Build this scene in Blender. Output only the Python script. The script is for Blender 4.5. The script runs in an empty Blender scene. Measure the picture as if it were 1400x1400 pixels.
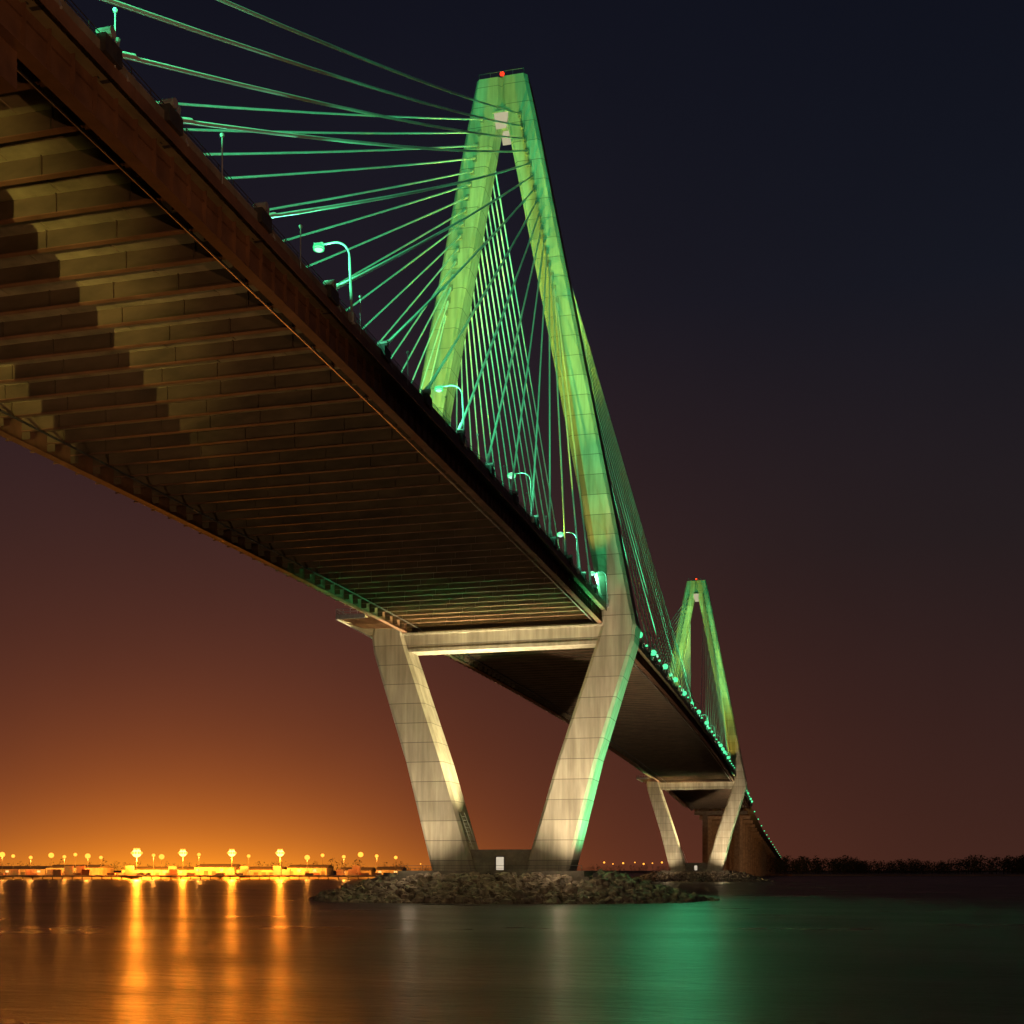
import bpy, math, random
from mathutils import Vector
random.seed(7)
sc=bpy.context.scene
TH=math.radians(13.68); S,Cc=math.sin(TH),math.cos(TH)
F=Vector((-S,Cc,0)); R=Vector((Cc,S,0)); CAM=Vector((64.5,-258.1,6.5))
def W(r,d,z=0.0):
    p=CAM+F*d+R*r; return Vector((p.x,p.y,z))
def PX(x,d,z=0.0): return W((x-700)/1664*d,d,z)

# ---------------- materials ----------------
def newmat(n):
    m=bpy.data.materials.new(n); m.use_nodes=True; nt=m.node_tree
    return m,nt,nt.nodes['Principled BSDF']
def noise_mat(n,c1,c2,scale=0.4,rough=.8,bump=.0,metal=0,stretch=(1,1,1),joint=None,bdist=.1):
    m,nt,b=newmat(n); N=nt.nodes; L=nt.links
    g=N.new('ShaderNodeNewGeometry'); mp=N.new('ShaderNodeMapping'); mp.inputs['Scale'].default_value=stretch
    L.new(g.outputs['Position'],mp.inputs['Vector'])
    no=N.new('ShaderNodeTexNoise'); no.inputs['Scale'].default_value=scale; no.inputs['Detail'].default_value=6; no.inputs['Roughness'].default_value=.6
    L.new(mp.outputs[0],no.inputs['Vector'])
    cr=N.new('ShaderNodeValToRGB'); cr.color_ramp.elements[0].position=.32; cr.color_ramp.elements[1].position=.68
    cr.color_ramp.elements[0].color=(*c1,1); cr.color_ramp.elements[1].color=(*c2,1)
    L.new(no.outputs['Fac'],cr.inputs[0]); col=cr.outputs[0]
    if joint:
        per,wd=joint
        sx=N.new('ShaderNodeSeparateXYZ'); L.new(g.outputs['Position'],sx.inputs[0])
        d=N.new('ShaderNodeMath'); d.operation='DIVIDE'; d.inputs[1].default_value=per; L.new(sx.outputs['Z'],d.inputs[0])
        fr=N.new('ShaderNodeMath'); fr.operation='FRACT'; L.new(d.outputs[0],fr.inputs[0])
        gt=N.new('ShaderNodeMath'); gt.operation='LESS_THAN'; gt.inputs[1].default_value=wd/per; L.new(fr.outputs[0],gt.inputs[0])
        fl=N.new('ShaderNodeMath'); fl.operation='FLOOR'; L.new(d.outputs[0],fl.inputs[0])
        wn=N.new('ShaderNodeTexWhiteNoise'); wn.noise_dimensions='1D'; L.new(fl.outputs[0],wn.inputs['W'])
        mr=N.new('ShaderNodeMapRange'); mr.inputs[3].default_value=.82; mr.inputs[4].default_value=1.12; L.new(wn.outputs['Value'],mr.inputs[0])
        mp2=N.new('ShaderNodeMapping'); mp2.inputs['Scale'].default_value=(1.1,1.1,.05); L.new(g.outputs['Position'],mp2.inputs['Vector'])
        n3=N.new('ShaderNodeTexNoise'); n3.inputs['Scale'].default_value=1.0; n3.inputs['Detail'].default_value=4; L.new(mp2.outputs[0],n3.inputs['Vector'])
        m3=N.new('ShaderNodeMapRange'); m3.inputs[1].default_value=.3; m3.inputs[2].default_value=.7; m3.inputs[3].default_value=.72; m3.inputs[4].default_value=1.12; L.new(n3.outputs['Fac'],m3.inputs[0])
        mu=N.new('ShaderNodeMath'); mu.operation='MULTIPLY'; L.new(mr.outputs[0],mu.inputs[0]); L.new(m3.outputs[0],mu.inputs[1])
        mm=N.new('ShaderNodeVectorMath'); mm.operation='SCALE'; L.new(col,mm.inputs[0]); L.new(mu.outputs[0],mm.inputs['Scale'])
        mx=N.new('ShaderNodeMix'); mx.data_type='RGBA'; L.new(gt.outputs[0],mx.inputs[0]); L.new(mm.outputs[0],mx.inputs[6]); mx.inputs[7].default_value=(c1[0]*.4,c1[1]*.4,c1[2]*.4,1)
        col=mx.outputs[2]
    L.new(col,b.inputs['Base Color']); b.inputs['Roughness'].default_value=rough; b.inputs['Metallic'].default_value=metal
    if bump:
        bp=N.new('ShaderNodeBump'); bp.inputs['Strength'].default_value=bump; bp.inputs['Distance'].default_value=bdist
        L.new(no.outputs['Fac'],bp.inputs['Height']); L.new(bp.outputs[0],b.inputs['Normal'])
    return m
def emis(n,c,s):
    m=bpy.data.materials.new(n); m.use_nodes=True; nt=m.node_tree; nt.nodes.clear()
    e=nt.nodes.new('ShaderNodeEmission'); o=nt.nodes.new('ShaderNodeOutputMaterial'); nt.links.new(e.outputs[0],o.inputs[0])
    e.inputs[0].default_value=(*c,1); e.inputs[1].default_value=s; return m
M_CONC=noise_mat('tower_concrete',(.29,.265,.20),(.45,.42,.33),.22,.85,.3,stretch=(1.6,1.6,.35),joint=(4.3,.13))
M_CONC2=noise_mat('footing_concrete',(.14,.125,.10),(.27,.245,.20),.5,.9,.3)
M_SLAB=noise_mat('deck_slab_concrete',(.20,.17,.09),(.38,.33,.18),.35,.9,.2)
M_STEEL=noise_mat('brown_painted_steel',(.11,.058,.034),(.23,.122,.07),.35,.6,.1)
M_STEELL=noise_mat('weathered_web_steel',(.06,.045,.026),(.13,.095,.055),.3,.65,.1,stretch=(.6,1,1.5))
M_DARK=noise_mat('dark_steel',(.03,.03,.03),(.07,.065,.06),1.5,.5,.1)
M_GALV=noise_mat('galvanised_steel',(.35,.36,.36),(.55,.55,.54),2,.4,.05,metal=.4)
M_CABLE=noise_mat('white_cable_sheath',(.74,.76,.74),(.85,.87,.85),.6,.35)
M_ROCK=noise_mat('riprap_rock',(.09,.07,.055),(.46,.38,.30),.55,.85,.5)
M_LAND=noise_mat('shore_ground',(.12,.10,.07),(.25,.21,.15),.02,.95)
M_ASPH=noise_mat('asphalt',(.04,.04,.04),(.07,.07,.065),.6,.9)
M_LEAF=noise_mat('dark_foliage',(.035,.045,.02),(.08,.09,.04),.08,.9)
M_WALL=noise_mat('shed_wall',(.35,.31,.25),(.6,.54,.45),.15,.8)
M_ROOF=noise_mat('shed_roof',(.12,.11,.10),(.2,.19,.17),.3,.7)
M_CONT=noise_mat('container_paint',(.30,.09,.05),(.14,.17,.22),.09,.6)
M_GREEN=emis('green_lamp_glass',(.10,1,.38),1.35)
M_GREENW=emis('green_white_lamp_glass',(.52,1,.74),1.25)
M_RIM=emis('green_glare_rim',(.05,1,.30),1.1)  # emissive green standing in for glare around the lamp globes
M_ORANGE=emis('sodium_lamp_glass',(1,.36,.04),2.4)
M_ORB=emis('sodium_floodlight_glass',(1,.52,.11),5)
M_RED=emis('red_beacon_glass',(1,.03,.01),3)
M_WARM=emis('lit_doorway',(1,.85,.62),.62)
M_CHAM=emis('glowing_chamber_panel',(.95,.86,.55),.5)  # own glow stands in for lamplight on the apex chamber faces
M_WIN=emis('lit_windows',(1,.55,.18),1.6)

# ---------------- mesh builder ----------------
class MB:
    def __init__(s): s.v=[];s.f=[];s.m=[];s.mats=[]
    def mi(s,m):
        if m not in s.mats: s.mats.append(m)
        return s.mats.index(m)
    def hexa(s,p,m):
        i=len(s.v); s.v+= [tuple(q) for q in p]; k=s.mi(m)
        for f in ((0,3,2,1),(4,5,6,7),(0,1,5,4),(1,2,6,5),(2,3,7,6),(3,0,4,7)):
            s.f.append(tuple(i+a for a in f)); s.m.append(k)
    def box(s,x0,x1,y0,y1,z0,z1,m):
        s.hexa([(x0,y0,z0),(x1,y0,z0),(x1,y1,z0),(x0,y1,z0),(x0,y0,z1),(x1,y0,z1),(x1,y1,z1),(x0,y1,z1)],m)
    def dbox(s,x0,x1,y0,y1,a,b,m):
        u,w=zt(y0),zt(y1)
        s.hexa([(x0,y0,u+a),(x1,y0,u+a),(x1,y1,w+a),(x0,y1,w+a),(x0,y0,u+b),(x1,y0,u+b),(x1,y1,w+b),(x0,y1,w+b)],m)
    def obox(s,c,ax,ay,hx,hy,z0,z1,m):
        P=[]
        for z in (z0,z1):
            for a,b in ((-1,-1),(1,-1),(1,1),(-1,1)):
                q=c+ax*(a*hx)+ay*(b*hy); P.append((q.x,q.y,z))
        s.hexa(P,m)
    def tube(s,p,q,r,m,n=8,r2=None,caps=True):
        p=Vector(p);q=Vector(q); r2=r if r2 is None else r2
        d=(q-p).normalized(); u=d.orthogonal().normalized(); w=d.cross(u)
        i=len(s.v); k=s.mi(m)
        for a in range(n):
            t=2*math.pi*a/n; o=u*math.cos(t)+w*math.sin(t)
            s.v.append(tuple(p+o*r)); s.v.append(tuple(q+o*r2))
        for a in range(n):
            b=(a+1)%n; s.f.append((i+2*a,i+2*b,i+2*b+1,i+2*a+1)); s.m.append(k)
        if caps:
            s.f.append(tuple(i+2*a for a in range(n-1,-1,-1))); s.m.append(k)
            s.f.append(tuple(i+2*a+1 for a in range(n))); s.m.append(k)
    def ball(s,c,r,m,sz=1,jit=0,nu=8,nv=5):
        i=len(s.v);k=s.mi(m); c=Vector(c)
        def J(): return 1+random.uniform(-jit,jit)
        s.v.append((c.x,c.y,c.z+r*sz*J()))
        for a in range(1,nv):
            ph=math.pi*a/nv
            for b in range(nu):
                t=2*math.pi*b/nu; q=r*J()
                s.v.append((c.x+q*math.sin(ph)*math.cos(t),c.y+q*math.sin(ph)*math.sin(t),c.z+q*sz*math.cos(ph)))
        s.v.append((c.x,c.y,c.z-r*sz*J()))
        for b in range(nu):
            s.f.append((i,i+1+b,i+1+(b+1)%nu)); s.m.append(k)
        for a in range(nv-2):
            for b in range(nu):
                o=i+1+a*nu; s.f.append((o+b,o+nu+b,o+nu+(b+1)%nu,o+(b+1)%nu)); s.m.append(k)
        e=i+1+(nv-1)*nu; o=e-nu
        for b in range(nu):
            s.f.append((o+b,e,o+(b+1)%nu)); s.m.append(k)
    def loft(s,secs,m,ch=.7):
        k=s.mi(m); rings=[]
        for (z,x0,x1,yh,yc) in secs:
            c=min(ch,(x1-x0)*.2)
            pts=[(x0+c,-yh),(x1-c,-yh),(x1,-yh+c),(x1,yh-c),(x1-c,yh),(x0+c,yh),(x0,yh-c),(x0,-yh+c)]
            i=len(s.v); s.v+=[(x,y+yc,z) for x,y in pts]; rings.append(i)
        for a,b in zip(rings[:-1],rings[1:]):
            for j in range(8):
                s.f.append((a+j,a+(j+1)%8,b+(j+1)%8,b+j)); s.m.append(k)
        s.f.append(tuple(rings[0]+j for j in range(7,-1,-1))); s.m.append(k)
        s.f.append(tuple(rings[-1]+j for j in range(8))); s.m.append(k)
    def obj(s,name,parent=None,smooth=False):
        me=bpy.data.meshes.new(name); me.from_pydata(s.v,[],s.f)
        for m in s.mats: me.materials.append(m)
        me.polygons.foreach_set('material_index',s.m)
        if smooth: me.polygons.foreach_set('use_smooth',[True]*len(s.f))
        me.update(); o=bpy.data.objects.new(name,me); sc.collection.objects.link(o)
        if parent: o.parent=parent
        return o
def empty(n):
    e=bpy.data.objects.new(n,None); sc.collection.objects.link(e); return e

# ---------------- lights ----------------
def light(name,kind,loc,col,power,target=None,angle=60,blend=.5,falloff='q',rad=.3,parent=None):
    ld=bpy.data.lights.new(name,kind); ld.color=col; ld.energy=power; ld.shadow_soft_size=rad
    if kind=='SPOT': ld.spot_size=math.radians(angle); ld.spot_blend=blend
    if falloff!='q':   # narrow optics: beam spreads slower than a bare bulb
        ld.use_nodes=True; nt=ld.node_tree; e=nt.nodes['Emission']
        f=nt.nodes.new('ShaderNodeLightFalloff'); f.inputs[0].default_value=1
        if falloff=='s': f.inputs[1].default_value=900
        nt.links.new(f.outputs['Linear' if falloff=='l' else 'Quadratic'],e.inputs['Strength'])
    o=bpy.data.objects.new(name,ld); sc.collection.objects.link(o); o.location=loc
    if target is not None: o.rotation_euler=(Vector(target)-Vector(loc)).to_track_quat('-Z','Y').to_euler()
    if parent: o.parent=parent
    return o

# ---------------- bridge ----------------
SP=471.0; MID=SP/2
def zt(y):
    u=abs(y-MID)
    if u<=405: return 64.8-5.05e-5*u*u
    z=64.8-5.05e-5*405*405-.0409*(min(u,700)-405)
    if u>700: z-=.024*(u-700)
    return z
bridge=empty('cable_stayed_bridge')
STEP=14/3
Y0=-184.5-14*15; Y1=SP+206
ys=[]; y=Y0
while y<Y1: ys.append(y); y+=STEP
ys.append(Y1)
g=MB(); b=MB(); e=MB(); rl=MB()
for n_,(a,c) in enumerate(zip(ys[:-1],ys[1:])):
    g.dbox(-23.2,23.2,a,c,-.32,0,M_SLAB)
    for sx in (-1,1):
        w0,w1=sorted((sx*21.66,sx*21.74)); b.dbox(w0,w1,a,c,-3.0,-.33,M_STEEL)
        w0,w1=sorted((sx*21.2,sx*22.2)); b.dbox(w0,w1,a,c,-3.08,-3.003,M_STEEL)
        w0,w1=sorted((sx*22.65,sx*23.15)); e.dbox(w0,w1,a,c,.003,.85,M_CONC2)
        for t in (0,.5):
            yy=a+(c-a)*t
            w0,w1=sorted((sx*21.745,sx*22.05)); b.dbox(w0,w1,yy,yy+.06,-3.0,-.34,M_STEEL)
        w0,w1=sorted((sx*21.745,sx*21.9)); b.dbox(w0,w1,a+.06,c-.0,-1.15,-1.1,M_STEEL)
        w0,w1=sorted((sx*23.21,sx*23.27)); b.dbox(w0,w1,a+.03,c-.03,-.75,.12,M_STEEL)
    b.dbox(-21.65,21.65,a,a+.06,-1.75,-.33,M_STEELL)
    b.dbox(-21.6,21.6,a-.24,a+.30,-1.83,-1.753,M_STEEL)
    for sx in (-1,1):
        w0,w1=sorted((sx*20.6,sx*21.65)); b.dbox(w0,w1,a+.0,a+.05,-2.7,-1.84,M_STEELL)
    x=-19.5+2.6*(n_%2)
    while x<20.5:
        b.dbox(x,x+.06,a-.2,a-.003,-1.745,-.34,M_STEELL); x+=6.4+.6*math.sin(x*3.1)
    x=-17.2+3.1*((n_*7)%3)
    while x<20.5:
        g.dbox(x,x+.16,a+.31,c-.25,-.40,-.323,M_SLAB); x+=7.2
for a,c in zip(ys[:-1],ys[1:]):
    e.tube((19.6,a,zt(a)-2.1),(19.6,c,zt(c)-2.1),.11,M_GALV,6)
    e.tube((-18.9,a,zt(a)-2.1),(-18.9,c,zt(c)-2.1),.14,M_DARK,6)
    e.box(19.55,19.65,a+.02,a+.1,zt(a)-2.05,zt(a)-1.84,M_DARK)
for a,c in zip(ys[:-1],ys[1:]):
    e.dbox(-27.2,-23.3,a,c,-.25,-.02,M_SLAB)
    e.dbox(-27.2,-22.3,a,a+.2,-.95,-.753,M_STEEL)
    e.dbox(-27.35,-27.21,a,c,-.55,.15,M_STEEL)
for a,c in zip(ys[:-1],ys[1:]):
    for X in (23.0,-27.2):
        for t in (0,.5):
            yy=a+(c-a)*t; rl.tube((X,yy,zt(yy)+(.85 if X>0 else 0)),(X,yy,zt(yy)+1.45),.04,M_DARK,5)
        for h in ((1.15,1.45) if X>0 else (.4,.7,1.0,1.3)):
            rl.tube((X,a,zt(a)+h),(X,c,zt(c)+h),.035,M_DARK,5)
for a,c in zip(ys[:-1],ys[1:]):
    e.dbox(-.3,.3,a,c,.003,.8,M_CONC2)
    e.dbox(-22.6,-.31,a,c,.004,.05,M_ASPH); e.dbox(.31,22.6,a,c,.004,.05,M_ASPH)
b.dbox(4,21.5,-202,-198.5,-5.2,-1.84,M_STEEL)
g.obj('deck_slab',bridge); b.obj('deck_steel_framing',bridge); e.obj('deck_edges_and_walkway',bridge); rl.obj('deck_railings',bridge)
ap=MB()
for sx in (-1,1): ap.box(sx*13-2.5,sx*13+2.5,-214,-209,-3,44.5,M_CONC)
ap.box(-22,22,-215,-208,44.51,48.5,M_CONC)
for sx in (-1,1): ap.box(sx*13-2.5,sx*13+2.5,-309,-304,-3,41,M_CONC)
ap.box(-22,22,-310,-303,41.01,44.6,M_CONC)
ap.obj('near_side_piers',bridge)
fa=MB(); y=Y1
while y<2300:
    c=y+30
    fa.dbox(-22,22,y,c,-.35,0,M_SLAB)
    for X in (-17,-8.5,0,8.5,17): fa.dbox(X-.35,X+.35,y,c,-3.2,-.36,M_STEEL)
    for X in (-22,21.5): fa.dbox(X,X+.5,y,c,.003,.9,M_CONC2)
    y=c
y=Y1+2
while y<2200:
    z=zt(y)
    for sx in (-1,1): fa.box(sx*12-1.9,sx*12+1.9,y-1.6,y+1.6,-3,z-6.2,M_CONC2)
    fa.box(-20,20,y-1.8,y+1.8,z-6.19,z-3.25,M_CONC2)
    y+=44
fa.obj('far_approach_viaduct',bridge)

SECS=[(6.4,5.6,15.2,4.9),(30,12.6,21.2,4.6),(54.6,20.9,28.9,4.2),(58.2,22.0,29.4,4.1),(62,21.9,28.6,4.0),(110,12.6,19.1,3.5),(168.5,1.15,7.7,3.05),(173.5,.02,6.6,3.0),(178.2,.02,5.6,3.0)]
def leg_at(z):
    for (a,b2) in zip(SECS[:-1],SECS[1:]):
        if a[0]<=z<=b2[0]:
            t=(z-a[0])/(b2[0]-a[0]); return [a[i]+(b2[i]-a[i])*t for i in (1,2,3)]
def tower(yc,tag):
    t=MB()
    for sx in (-1,1):
        secs=[]
        for z,i,o,yh in SECS:
            x0,x1=(i,o) if sx>0 else (-o,-i)
            secs.append((z,x0,x1,yh,yc))
        t.loft(secs,M_CONC)
    t.box(-22.6,22.6,yc-3.3,yc+3.3,54.9,58.3,M_CONC)
    t.box(-22.9,22.9,yc-3.7,yc+3.7,58.31,58.7,M_CONC)
    t.box(-21.4,21.4,yc-3.5,yc-3.303,54.5,55.2,M_CONC)
    for X in (-19,-6,6,19): t.box(X-1,X+1,yc-1.2,yc+1.2,58.71,59.0,M_DARK)
    t.box(-1.4,1.4,yc-2.3,yc+2.3,169.5,177.2,M_CONC)
    for s in (-1,1):
        y0,y1=sorted((yc+s*2.9,yc+s*3.12))
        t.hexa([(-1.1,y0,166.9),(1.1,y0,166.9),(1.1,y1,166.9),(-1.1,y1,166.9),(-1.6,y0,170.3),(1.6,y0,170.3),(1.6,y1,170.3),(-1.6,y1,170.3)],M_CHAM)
        y0,y1=sorted((yc+s*2.9,yc+s*3.3)); t.box(-2.0,2.0,y0,y1,170.31,170.6,M_CONC)
    for X in (-5,-2.5,0,2.5,5):
        t.tube((X,yc-2.7,178.2),(X,yc-2.7,179.4),.05,M_DARK,5); t.tube((X,yc+2.7,178.2),(X,yc+2.7,179.4),.05,M_DARK,5)
    for Y in (-2.7,2.7): t.tube((-5,yc+Y,179.4),(5,yc+Y,179.4),.05,M_DARK,5)
    t.tube((0,yc-2.2,178.2),(0,yc-2.2,179),.15,M_DARK,6); t.ball((0,yc-2.2,179.2),.5,M_RED)
    t.box(-6.8,6.8,yc-3.4,yc+3.4,6.42,11.0,M_CONC2)
    t.box(-1.0,.7,yc-3.46,yc-3.402,6.6,9.4,M_WARM); t.box(-1.15,-1.0,yc-3.5,yc-3.403,6.5,9.55,M_DARK); t.box(.7,.85,yc-3.5,yc-3.403,6.5,9.55,M_DARK); t.box(-1.0,.7,yc-3.5,yc-3.403,9.4,9.55,M_DARK)
    t.box(-20,20,yc-13,yc+13,5.2,6.41,M_CONC2)
    t.box(-21.2,21.2,yc-14.2,yc+14.2,2,5.19,M_CONC2)
    for i in range(9):
        X=-19.5+i*4.87; t.tube((X,yc-12.8,6.41),(X,yc-12.8,7.5),.04,M_DARK,5)
    t.tube((-19.5,yc-12.8,7.5),(19.5,yc-12.8,7.5),.04,M_DARK,5); t.tube((-19.5,yc-12.8,6.95),(19.5,yc-12.8,6.95),.03,M_DARK,5)
    for k in range(10):
        z=11+k*.8; x=-leg_at(z)[0]+.25
        t.tube((x,yc-3.3,z),(x+.9,yc-3.3,z),.06,M_GALV,5)
    t.tube((-5.0,yc-3.3,10.9),(-leg_at(19)[0]+1.15,yc-3.3,19),.07,M_GALV,5); t.tube((-6.1,yc-3.3,10.9),(-leg_at(19)[0]+.2,yc-3.3,19),.07,M_GALV,5)
    z=zt(yc)
    t.box(-34,-27.5,yc-13,yc+13,z-1.3,z-.9,M_SLAB)
    t.box(-34.1,-34.01,yc-13,yc+13,z-1.6,z-.7,M_GALV); t.box(-34,-27.5,yc-13.1,yc-13.01,z-1.6,z-.7,M_GALV)
    for Y in (-12,-7,7,12): t.hexa([(-30,yc+Y,z-2.6),(-29.7,yc+Y,z-2.6),(-22,yc+Y+.3,z-2.9),(-22,yc+Y,z-2.9),(-34,yc+Y,z-1.31),(-33.9,yc+Y,z-1.31),(-22,yc+Y+.3,z-1.31),(-22,yc+Y,z-1.31)],M_STEEL)
    for k in range(14):
        Y=yc-13+k*2; t.tube((-34,Y,z-.9),(-34,Y,z+.6),.06,M_GALV,5)
    for k in range(5):
        for Y in (-13,13): t.tube((-34+k*1.6,yc+Y,z-.9),(-34+k*1.6,yc+Y,z+.6),.06,M_GALV,5)
    for h in (-.5,0,.6):
        t.tube((-34,yc-13,z+h),(-34,yc+13,z+h),.06,M_GALV,5)
        for Y in (-13,13): t.tube((-34,yc+Y,z+h),(-27.5,yc+Y,z+h),.06,M_GALV,5)
    for X in (-22.5,0,22.5):
        t.box(X-.5,X+.5,yc-14,yc-13.3,5.2,6.0,M_DARK)
    for sx in (-1,1):
        for k in range(16):
            zz=169.5-(15-k)*2.75
            i_,o_,yh=leg_at(zz); xm=sx*(i_+o_)/2
            for s in (-1,1):
                y0,y1=sorted((yc+s*(yh-.05),yc+s*(yh+.28))); t.box(xm-.42,xm+.42,y0,y1,zz-.9,zz+.45,M_CONC2)
    return t.obj('diamond_tower_'+tag,bridge)
tower(0,'near'); tower(SP,'far')

SIDE=[18]+[30.5+14*i for i in range(12)]+[192,199,206]
MAIN=[25+14*i for i in range(16)]
ca=MB(); an=MB()
def cable(yc,yo,idx,sx):
    zt_=169.5-(15-idx)*2.75
    i,o,yh=leg_at(zt_)
    top=Vector((sx*(i+o)/2,yc+(yh-.1)*(1 if yo>0 else -1),zt_))
    Y=yc+yo; bot=Vector((sx*22.45,Y,zt(Y)+.9))
    d=(top-bot).normalized()
    L=(top-bot).length; sag=L*L*2e-5
    n=8; prev=bot
    for k in range(1,n+1):
        t=k/n; p=bot+(top-bot)*t; p.z-=4*sag*t*(1-t); ca.tube(prev,p,.165,M_CABLE,8,caps=False); prev=p
    ca.tube(bot+d*2.2,bot+d*5.5,.23,M_CABLE,8,caps=False)
    ca.tube(top-d*2.5,top,.27,M_CABLE,8,caps=False)
    an.tube(bot-d*.6,bot+d*1.2,.34,M_DARK,10); an.tube(bot+d*1.2,bot+d*2.2,.26,M_GALV,10)
    sy=1 if d.y>0 else -1
    for s in (-.46,.34):
        x=bot.x+s; q=bot-d*.4
        P=[]
        for z0,w in ((zt(Y)-.3,1.1),(q.z+.9,.45)):
            yy=q.y+(0 if w>1 else sy*.35)
            P+=[(x,yy-w,z0),(x+.12,yy-w,z0),(x+.12,yy+w,z0),(x,yy+w,z0)]
        an.hexa(P,M_DARK)
    an.box(bot.x-.55,bot.x+.55,Y-1.3,Y+1.3,zt(Y)-.28,zt(Y)+.12,M_DARK)
    an.tube((bot.x-.75,bot.y+d.y*.1,bot.z),(bot.x+.75,bot.y+d.y*.1,bot.z),.2,M_GALV,8)
    # clevis housing that stands proud of the parapet
    an.box(23.2*sx-.35,23.2*sx+.35,Y-.9,Y+.9,zt(Y)+.13,zt(Y)+1.25,M_DARK)
    an.tube((23.2*sx-.5,Y-.35*sy,zt(Y)+1.55),(23.2*sx+.5,Y-.35*sy,zt(Y)+1.55),.33,M_GALV,10)
    an.tube((23.2*sx,Y+.6*sy,zt(Y)+.9),(23.0*sx,Y+1.3*sy,zt(Y)+2.3),.16,M_GALV,8)
    for s in (-.9,.9):
        an.tube((bot.x+s,Y+sy*1.9,zt(Y)+.1),tuple(bot+d*3.0),.09,M_GALV,6)
for yc,sd in ((0,-1),(SP,1)):
    for sx in (-1,1):
        for k,a in enumerate(SIDE): cable(yc,sd*a,k,sx)
        for k,a in enumerate(MAIN): cable(yc,-sd*a,k,sx)
ca.obj('stay_cables',bridge,True); an.obj('cable_anchorages',bridge)

fx=MB()
for i in range(12):
    Y=-37.5-14*i; z=zt(Y); fx.tube((23.3,Y,z),(23.3,Y,z+3.3),.05,M_GALV,6); fx.ball((23.3,Y,z+3.5),.17,M_GALV)
def fixture(X,Y,z,ball=.5,m=M_GREEN):
    fx.box(X-.3,X+.3,Y-.3,Y+.3,z-.4,z-.05,M_DARK); fx.ball((X,Y,z+ball*.6),ball,m,nu=10,nv=7)
random.seed(21)
for k,a in enumerate(MAIN):
    for yy in (a+3,SP-a-3):
        if a<226: fixture(23.9,yy,zt(yy)+1.4+random.uniform(-.3,.5),random.choice((.35,.5,.85)))
for a in range(30,200,20): fixture(23.9,SP+a,zt(SP+a)+1.4,random.choice((.4,.8)))
for a in range(200,1300,75): fixture(22.3,SP+a,zt(SP+a)+1.6,.5)
fx.obj('cable_floodlight_fixtures',bridge)

def street_lamp(Y,lit=True):
    s=MB(); X=23.4; z=zt(Y)
    s.box(X-.3,X+.3,Y-.3,Y+.3,z+.0,z+.9,M_GALV)
    s.tube((X,Y,z+.9),(X-.25,Y,z+6.2),.14,M_GALV,8,.10)
    pts=[(X-.25,z+6.2)]
    for k in range(1,9):
        t=k/8*math.pi*.52; pts.append((X-.25-1.5*(1-math.cos(t)),z+6.2+1.5*math.sin(t)))
    pts.append((pts[-1][0]-1.1,pts[-1][1]-.05))
    for p,q in zip(pts[:-1],pts[1:]): s.tube((p[0],Y,p[1]),(q[0],Y,q[1]),.085,M_GALV,8)
    hx,hz=pts[-1]
    s.box(hx-.75,hx+.15,Y-.2,Y+.2,hz-.02,hz+.14,M_GALV)
    rr=.56 if Y>-100 else .44
    s.ball((hx-.35,Y,hz-.26),rr,M_GREENW,sz=.85,nu=16,nv=10)
    # added glowing rings round the globe imitate green glare
    for k in range(16):
        t=2*math.pi*k/16; t2=2*math.pi*(k+1)/16; q=rr*1.12
        for zz in (-.26-rr*.35,-.26,-.26+rr*.3):
            w=q*(1 if zz==-.26 else .93)
            s.tube((hx-.35+w*math.cos(t),Y+w*math.sin(t),hz+zz),(hx-.35+w*math.cos(t2),Y+w*math.sin(t2),hz+zz),.06,M_RIM,5)
    o=s.obj('street_lamp')
    if lit: light('lamp_bulb','POINT',(hx-.35,Y-.1,hz-1.1),(.15,1,.5),2600,rad=.15,parent=o)
for Y in (-152,-114,-76,-38,-4): street_lamp(Y)
for k in range(1,12): street_lamp(-4+38*k,False)

# ---------------- riprap islands ----------------
def island(yc,n,seed):
    random.seed(seed); s=MB(); rx,ry,h=42.5,30,5.0
    def hz(q): return h*min(1,max(-.1,(1-q)/.42))
    nu=64; i=len(s.v); k=s.mi(M_ROCK); rings=[.0,.3,.56,.7,.85,1.0,1.12]
    for q in rings:
        for a in range(nu):
            t=2*math.pi*a/nu; s.v.append((rx*q*math.cos(t),yc+ry*q*math.sin(t),hz(q)-.9))
    for a in range(len(rings)-1):
        for b_ in range(nu):
            o=i+a*nu; s.f.append((o+b_,o+(b_+1)%nu,o+nu+(b_+1)%nu,o+nu+b_)); s.m.append(k)
    for _ in range(n):
        t=random.uniform(0,2*math.pi); q=math.sqrt(random.uniform(.22,1.08)); rr=random.choice((.5,.75,1.0,1.3))*random.uniform(.8,1.2)
        q*=1+.03*math.sin(5*t)+.02*math.sin(11*t)
        X=rx*q*math.cos(t);Y=yc+ry*q*math.sin(t)
        if abs(X)<21 and abs(Y-yc)<14: continue
        s.ball((X,Y,hz(q)-.3+random.uniform(-.2,.5)),rr,M_ROCK,sz=random.uniform(.6,1.0),jit=.32,nu=6,nv=4)
    s.obj('riprap_island')
island(0,4000,3); island(SP,2200,4)

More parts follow.
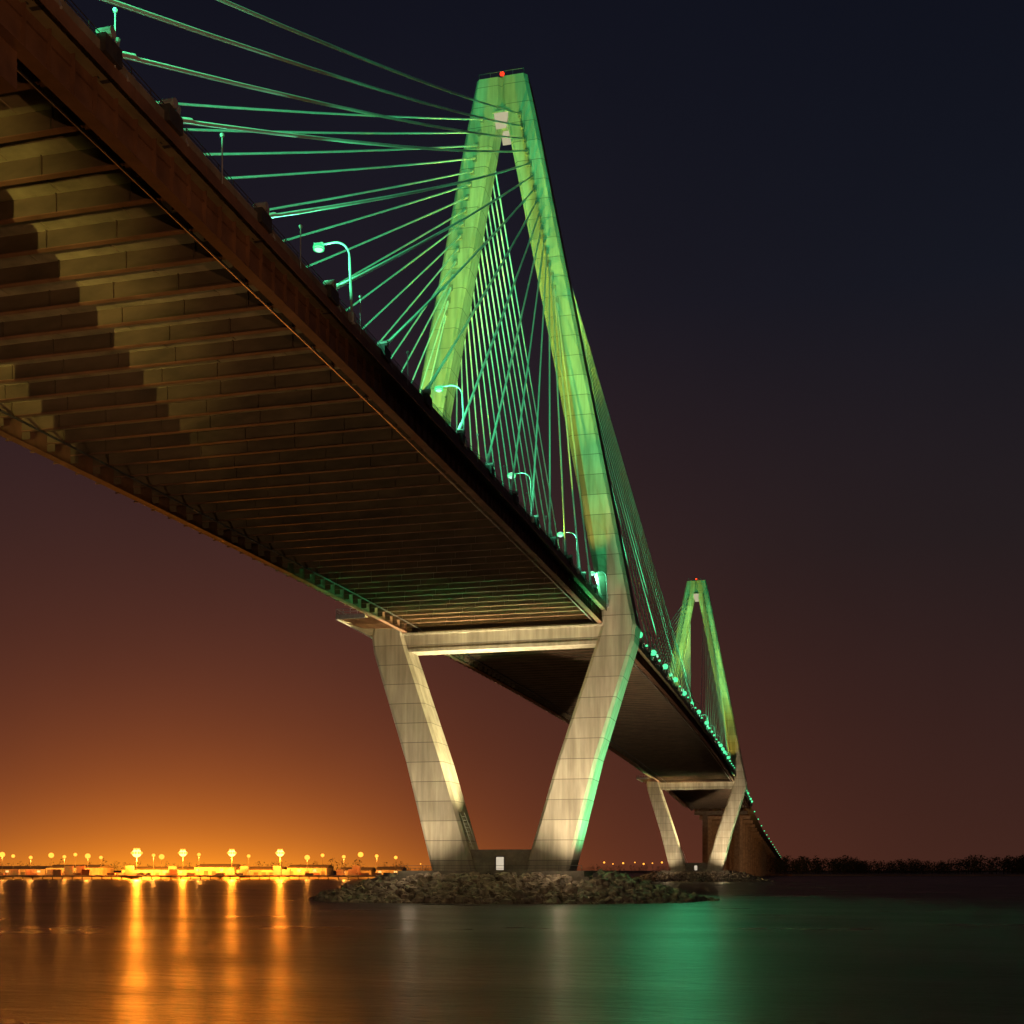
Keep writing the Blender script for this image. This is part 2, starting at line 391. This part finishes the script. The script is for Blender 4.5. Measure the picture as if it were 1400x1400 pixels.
# ---------------- water / land ----------------
w=MB(); k=30000
w.v=[(-k,-k,0),(k,-k,0),(k,k,0),(-k,k,0)]
m,nt,bs=newmat('harbour_water'); N=nt.nodes; L=nt.links
geo=N.new('ShaderNodeNewGeometry'); mp=N.new('ShaderNodeMapping'); mp.inputs['Rotation'].default_value=(0,0,-TH); mp.inputs['Scale'].default_value=(.45,1,1)
L.new(geo.outputs['Position'],mp.inputs['Vector'])
n1=N.new('ShaderNodeTexNoise'); n1.inputs['Scale'].default_value=.55; n1.inputs['Detail'].default_value=8; n1.inputs['Roughness'].default_value=.72; L.new(mp.outputs[0],n1.inputs['Vector'])
n2=N.new('ShaderNodeTexNoise'); n2.inputs['Scale'].default_value=.06; n2.inputs['Detail'].default_value=6; L.new(mp.outputs[0],n2.inputs['Vector'])
bp=N.new('ShaderNodeBump'); bp.inputs['Strength'].default_value=1; bp.inputs['Distance'].default_value=1.3; L.new(n1.outputs['Fac'],bp.inputs['Height'])
mr=N.new('ShaderNodeMapRange'); mr.inputs[1].default_value=.35; mr.inputs[2].default_value=.65; mr.inputs[3].default_value=.27; mr.inputs[4].default_value=.36; L.new(n2.outputs['Fac'],mr.inputs[0]); L.new(mr.outputs[0],bs.inputs['Roughness'])
bs.inputs['Base Color'].default_value=(.012,.016,.018,1); bs.inputs['IOR'].default_value=1.33; L.new(bp.outputs[0],bs.inputs['Normal'])
w.f=[(0,1,2,3)]; w.m=[0]; w.mats=[m]; w.obj('water')

ld=MB(); front=[(-4000,880),(-75,905),(-40,1200),(0,2500),(270,2600),(300,1650),(322,1400),(600,1340),(4500,1300)]
back=[(9000,14000),(-9000,14000)]
ld.mi(M_LAND); pts=[W(r,d,2.0) for r,d in front+back]; ld.v=[tuple(p) for p in pts]; ld.f=[tuple(range(len(pts)))]; ld.m=[0]
i=len(ld.v); ld.v+=[tuple(W(r,d-4,-1.0)) for r,d in front]
for a in range(len(front)-1): ld.f.append((a,i+a,i+a+1,a+1)); ld.m.append(0)
ld.obj('far_shore_ground')

def treeline(x0,x1,d0,d1,hmin,hmax,n,leaves,seed,name='treeline'):
    random.seed(seed); s=MB(); k=s.mi(M_LEAF)
    for _ in range(n):
        d=random.uniform(d0,d1); p=PX(random.uniform(x0,x1),d,0); h=random.uniform(hmin,hmax)*(1+.18*math.sin(p.x*.021+seed)+.1*math.sin(p.x*.077)); cw=h*random.uniform(.32,.5)
        s.tube((p.x,p.y,1.8),(p.x,p.y,h*.6),.35,M_DARK,5,.15)
        for _b in range(leaves):
            u=random.gauss(0,.42);v=random.gauss(0,.42);t=random.random()
            c=Vector((p.x+u*cw,p.y+v*cw,2+h*(.12+.9*t*(1-.35*min(1,u*u+v*v)))))
            a=random.uniform(.5,1.5)*h/18
            i=len(s.v)
            for _k in range(3): s.v.append((c.x+random.uniform(-a,a),c.y+random.uniform(-a,a),c.z+random.uniform(-a,a)))
            s.f.append((i,i+1,i+2)); s.m.append(k)
    s.obj(name)
treeline(1055,1560,1410,1560,12,22,380,180,1)
treeline(540,1060,2600,2800,11,17,260,60,2)
treeline(-250,560,1350,1600,9,15,260,60,5)

# ---------------- port on far left ----------------
wf=MB()
c=W(-600,872); wf.obox(c,R,F,520,9,1.9,3.1,M_WALL)
for k_ in range(150):
    p=W(-1110+k_*7,863.5); wf.tube((p.x,p.y,-2),(p.x,p.y,1.9),.35,M_CONC2,6)
wf.obj('wharf')
random.seed(11)
def warehouse(xp,wd,h,d=945,dep=18):
    s=MB(); c=PX(xp,d); r=wd/2
    s.obox(c,R,F,r,dep,2,2+h,M_WALL)
    a=c-F*(dep+.6); b2=c+F*(dep+.6); z=2+h
    i=len(s.v); kk=s.mi(M_ROOF)
    for q,zz in ((a-R*(r+.5),z+.01),(a+R*(r+.5),z+.01),(b2+R*(r+.5),z+.01),(b2-R*(r+.5),z+.01),(c-R*(r+.5),z+2.4),(c+R*(r+.5),z+2.4)): s.v.append((q.x,q.y,zz))
    for f in ((0,1,5,4),(2,3,4,5),(0,4,3),(1,2,5),(0,3,2,1)): s.f.append(tuple(i+j for j in f)); s.m.append(kk)
    n=int(wd/6)
    for j in range(n):
        q=c-F*(dep+.05)+R*(-r+3+j*6)
        if random.random()<.5: s.obox(q,R,F,1.6,.04,2.05,2+h*.6,M_ROOF)
        else: s.obox(q,R,F,1.2,.04,2+h*.55,2+h*.8,M_WIN)
    s.obj('warehouse')
for xp,wd,h in ((-60,60,7),(30,50,5.5),(110,40,6.5),(225,55,5),(300,30,7),(360,34,5),(425,30,6.5),(490,24,4.5),(535,20,5)): warehouse(xp,wd,h)
cs=MB()
for k_ in range(46):
    xp=random.uniform(-40,545); d=random.uniform(893,915); q=PX(xp,d); n=random.choice((1,1,2,3))
    for j in range(n): cs.obox(q+R*random.uniform(-.2,.2),R,F,3.0,1.2,2.01+j*2.62,2.0+j*2.62+2.6,M_CONT)
cs.obj('container_stacks')
def high_mast(xp,yp,d,r,big):
    s=MB(); z=(1190-yp)/1664*d+6.5; p=PX(xp,d)
    s.tube((p.x,p.y,2),(p.x,p.y,z),.16,M_DARK,8,.08)
    s.ball((p.x,p.y,z-.2),r,M_ORB if big else M_ORANGE,sz=.95,nu=14,nv=10)
    if big:
        for k_ in range(10):
            t=k_*math.pi/5; s.ball((p.x+r*1.05*math.cos(t),p.y+r*1.05*math.sin(t),z-.1),r*.3,M_ORANGE,nu=6,nv=4)
        for k_ in range(4):
            t=k_*math.pi/2+.4; s.ball((p.x+r*.5*math.cos(t),p.y+r*.5*math.sin(t),z+r*.8),r*.3,M_ORANGE,nu=6,nv=4)
    o=s.obj('high_mast_light' if big else 'shore_lamp')
    return o,p,z
for xp in (187,250,317,383):
    o,p,z=high_mast(xp,1166,900,3.3 if xp==187 else 2.7,True)
    q=p-F*1; light('mast_lamp_bulb','POINT',(q.x,q.y,z-4.6),(1,.25,.015),560000 if xp==187 else 240000,rad=1.5,parent=o)
for j,xp in enumerate((3,18,42,70,88,103,120,138,210,221,272,340,420,441,470,493,515,541)):
    o,p,z=high_mast(xp,1168+(j*7%5),885+(j*37%30),1.3 if j%3 else 2.0,False)
    if j%2==0: light('shore_lamp_bulb','POINT',(p.x,p.y-1,z-2.4),(1,.33,.04),26000,rad=.8,parent=o)
for j,xp in enumerate((575,600,655,745,790,826,838,852,868,880,892,905,1085,-60,-130)):
    high_mast(xp,1181-(j%3),2450,1.9 if j%2 else 1.3,False) if xp>0 else high_mast(xp,1168,900,1.5,False)

# ---------------- lighting ----------------
TEAL=(.08,1,.38); LIME=(.76,1,.07); WARM=(1,.76,.48); AMB=(1,.76,.20)
for yc,sd in ((0,-1),(SP,1)):
    for sx in (-1,1):
        for s in (-1,1):
            y=yc+s*46; light('tower_floodlight','SPOT',(sx*20,y,zt(y)+1.5),LIME,(3300 if sx<0 else 2700) if s<0 else 1500,(sx*8,yc,138),58,.9,'l',.4,bridge)
        light('tower_accent_light','SPOT',(sx*22,yc-16,zt(yc)+1.2),(1,.74,.10),900,(sx*20,yc,92),40,.9,'l',.3,bridge)
        for a in ((198,160,120,80) if sx>0 else (180,100)):
            y=yc+sd*a; light('cable_floodlight','SPOT',(sx*22.9,y,zt(y)+1.6),TEAL,(190000 if a>100 else 80000) if sx>0 else 180000,(sx*8,yc,150),62,.7,'s',.3,bridge)
        for a in ((60,110,165,215) if sx>0 else (80,180)):
            y=yc-sd*a; light('cable_floodlight','SPOT',(sx*22.9,y,zt(y)+1.6),TEAL,250000,(sx*8,yc,160),55,.7,'s',.3,bridge)
        light('pier_floodlight','SPOT',(sx*20+4,yc-27,4.8),WARM,3500 if sx>0 else 1700,(sx*19,yc,32),80,.8,'l',.3,bridge)
        light('footing_fill','POINT',(sx*16,yc-18,10.5),WARM,750,rad=.3,parent=bridge)  # added fill to brighten footing and rocks, not an actual lamp
    light('pier_inner_floodlight','SPOT',(5,yc-4.5,11.8),(1,.82,.42),8000,(-17,yc-1,48),64,.8,'l',.3,bridge)
    light('pier_inner_floodlight','SPOT',(0,yc-5.5,11.6),WARM,1700,(4,yc-3,57),90,.8,'l',.3,bridge)
    light('side_green_floodlight','SPOT',(40,yc+3,5),TEAL,3600 if yc==0 else 900,(21.5,yc,26),74,.6,'l',.3,bridge)
light('cable_floodlight','SPOT',(22.9,-228,zt(-228)+1.6),TEAL,420000,(8,-60,115),55,.7,'s',.3,bridge)
light('cable_floodlight','SPOT',(22.9,-250,zt(-250)+1.6),TEAL,700000,(12,-120,95),45,.7,'s',.3,bridge)
for Y,X2 in ((60,72),(150,88)):
    light('water_spill_floodlight','SPOT',(27,Y,61),TEAL,30000,(X2,-100,0),50,.8,'q',.5,bridge)
light('underdeck_fill','SPOT',(33,-275,4),AMB,3600,(-2,-179,54),20,.9,'l',.12,bridge)
light('underdeck_fill','SPOT',(2,-16,8),(1,.84,.44),4200,(3,-9,58),50,.9,'l',.3,bridge)
light('underdeck_fill','SPOT',(10,-200,3),(1,.62,.32),430,(0,-100,58),85,.9,'l',.3,bridge)  # added broad warm fill for the deck underside, no fixture behind it
light('fascia_fill','SPOT',(95,-262,9),(1,.46,.20),800,(23,-195,50),34,.9,'l',.5,bridge)  # unseen warm spot added to lift the dark deck fascia
light('approach_column_fill','SPOT',(70,640,5),(1,.5,.22),1100,(5,760,30),80,.9,'l',.5,bridge)  # unseen warm spot added to lighten the approach columns

# ---------------- sky ----------------
wd=bpy.data.worlds.new('World'); sc.world=wd; wd.use_nodes=True; nt=wd.node_tree; N=nt.nodes; L=nt.links
bg=N['Background']; tc=N.new('ShaderNodeTexCoord'); sx_=N.new('ShaderNodeSeparateXYZ'); L.new(tc.outputs['Generated'],sx_.inputs[0])
cr=N.new('ShaderNodeValToRGB'); els=cr.color_ramp.elements
st=[(0,(.044,.0170,.0125)),(.12,(.030,.0142,.0130)),(.25,(.0160,.0122,.0142)),(.42,(.0070,.0086,.0150)),(.6,(.0046,.0056,.0115))]
els[0].position=0; els[0].color=(*st[0][1],1); els[1].position=.6; els[1].color=(*st[4][1],1)
for p,c_ in st[1:4]:
    q=els.new(p); q.color=(*c_,1)
L.new(sx_.outputs['Z'],cr.inputs[0])
def math_(op,a,b_=None):
    n=N.new('ShaderNodeMath'); n.operation=op
    if hasattr(a,'links'): L.new(a,n.inputs[0])
    else: n.inputs[0].default_value=a
    if b_ is not None:
        if hasattr(b_,'links'): L.new(b_,n.inputs[1])
        else: n.inputs[1].default_value=b_
    return n.outputs[0]
def lobe(dirv,p,col,zp=0):
    v=Vector(dirv).normalized()
    d=N.new('ShaderNodeVectorMath'); d.operation='DOT_PRODUCT'; d.inputs[1].default_value=v; L.new(tc.outputs['Generated'],d.inputs[0])
    pw=math_('POWER',math_('MAXIMUM',d.outputs['Value'],0.0),p)
    if zp:
        pw=math_('MULTIPLY',pw,math_('POWER',math_('SUBTRACT',1.0,math_('MAXIMUM',sx_.outputs['Z'],0.0)),zp))
    sc_=N.new('ShaderNodeVectorMath'); sc_.operation='SCALE'; sc_.inputs[0].default_value=col; L.new(pw,sc_.inputs['Scale']); return sc_.outputs[0]
gd=(F+R*(-.27))
def add(a,b_):
    n=N.new('ShaderNodeVectorMath'); n.operation='ADD'; L.new(a,n.inputs[0]); L.new(b_,n.inputs[1]); return n.outputs[0]
tot=add(cr.outputs[0],lobe((gd.x,gd.y,0),10,(.120,.024,.006),3.2))
tot=add(tot,lobe((gd.x,gd.y,0),48,(.46,.105,.0),14))
tot=add(tot,lobe((gd.x,gd.y,0),75,(.50,.185,.0),42))
tot=add(tot,lobe((-F.x,-F.y,.1),3,(.045,.024,.011)))
no=N.new('ShaderNodeTexNoise'); no.inputs['Scale'].default_value=2.2; no.inputs['Detail'].default_value=5; L.new(tc.outputs['Generated'],no.inputs['Vector'])
mr=N.new('ShaderNodeMapRange'); mr.inputs[3].default_value=.70; mr.inputs[4].default_value=1.30; L.new(no.outputs['Fac'],mr.inputs[0])
fm=N.new('ShaderNodeVectorMath'); fm.operation='SCALE'; L.new(tot,fm.inputs[0]); L.new(mr.outputs[0],fm.inputs['Scale'])
L.new(fm.outputs[0],bg.inputs[0]); bg.inputs[1].default_value=1

# ---------------- camera ----------------
cd=bpy.data.cameras.new('camera'); co=bpy.data.objects.new('camera',cd); sc.collection.objects.link(co)
co.location=CAM; co.rotation_euler=(math.radians(90),0,TH); cd.sensor_width=36; cd.lens=36*1664/1400; cd.shift_y=490/1400
cd.clip_start=.5; cd.clip_end=60000; sc.camera=co
sc.view_settings.view_transform='Standard'; sc.view_settings.look='None'; sc.view_settings.exposure=0
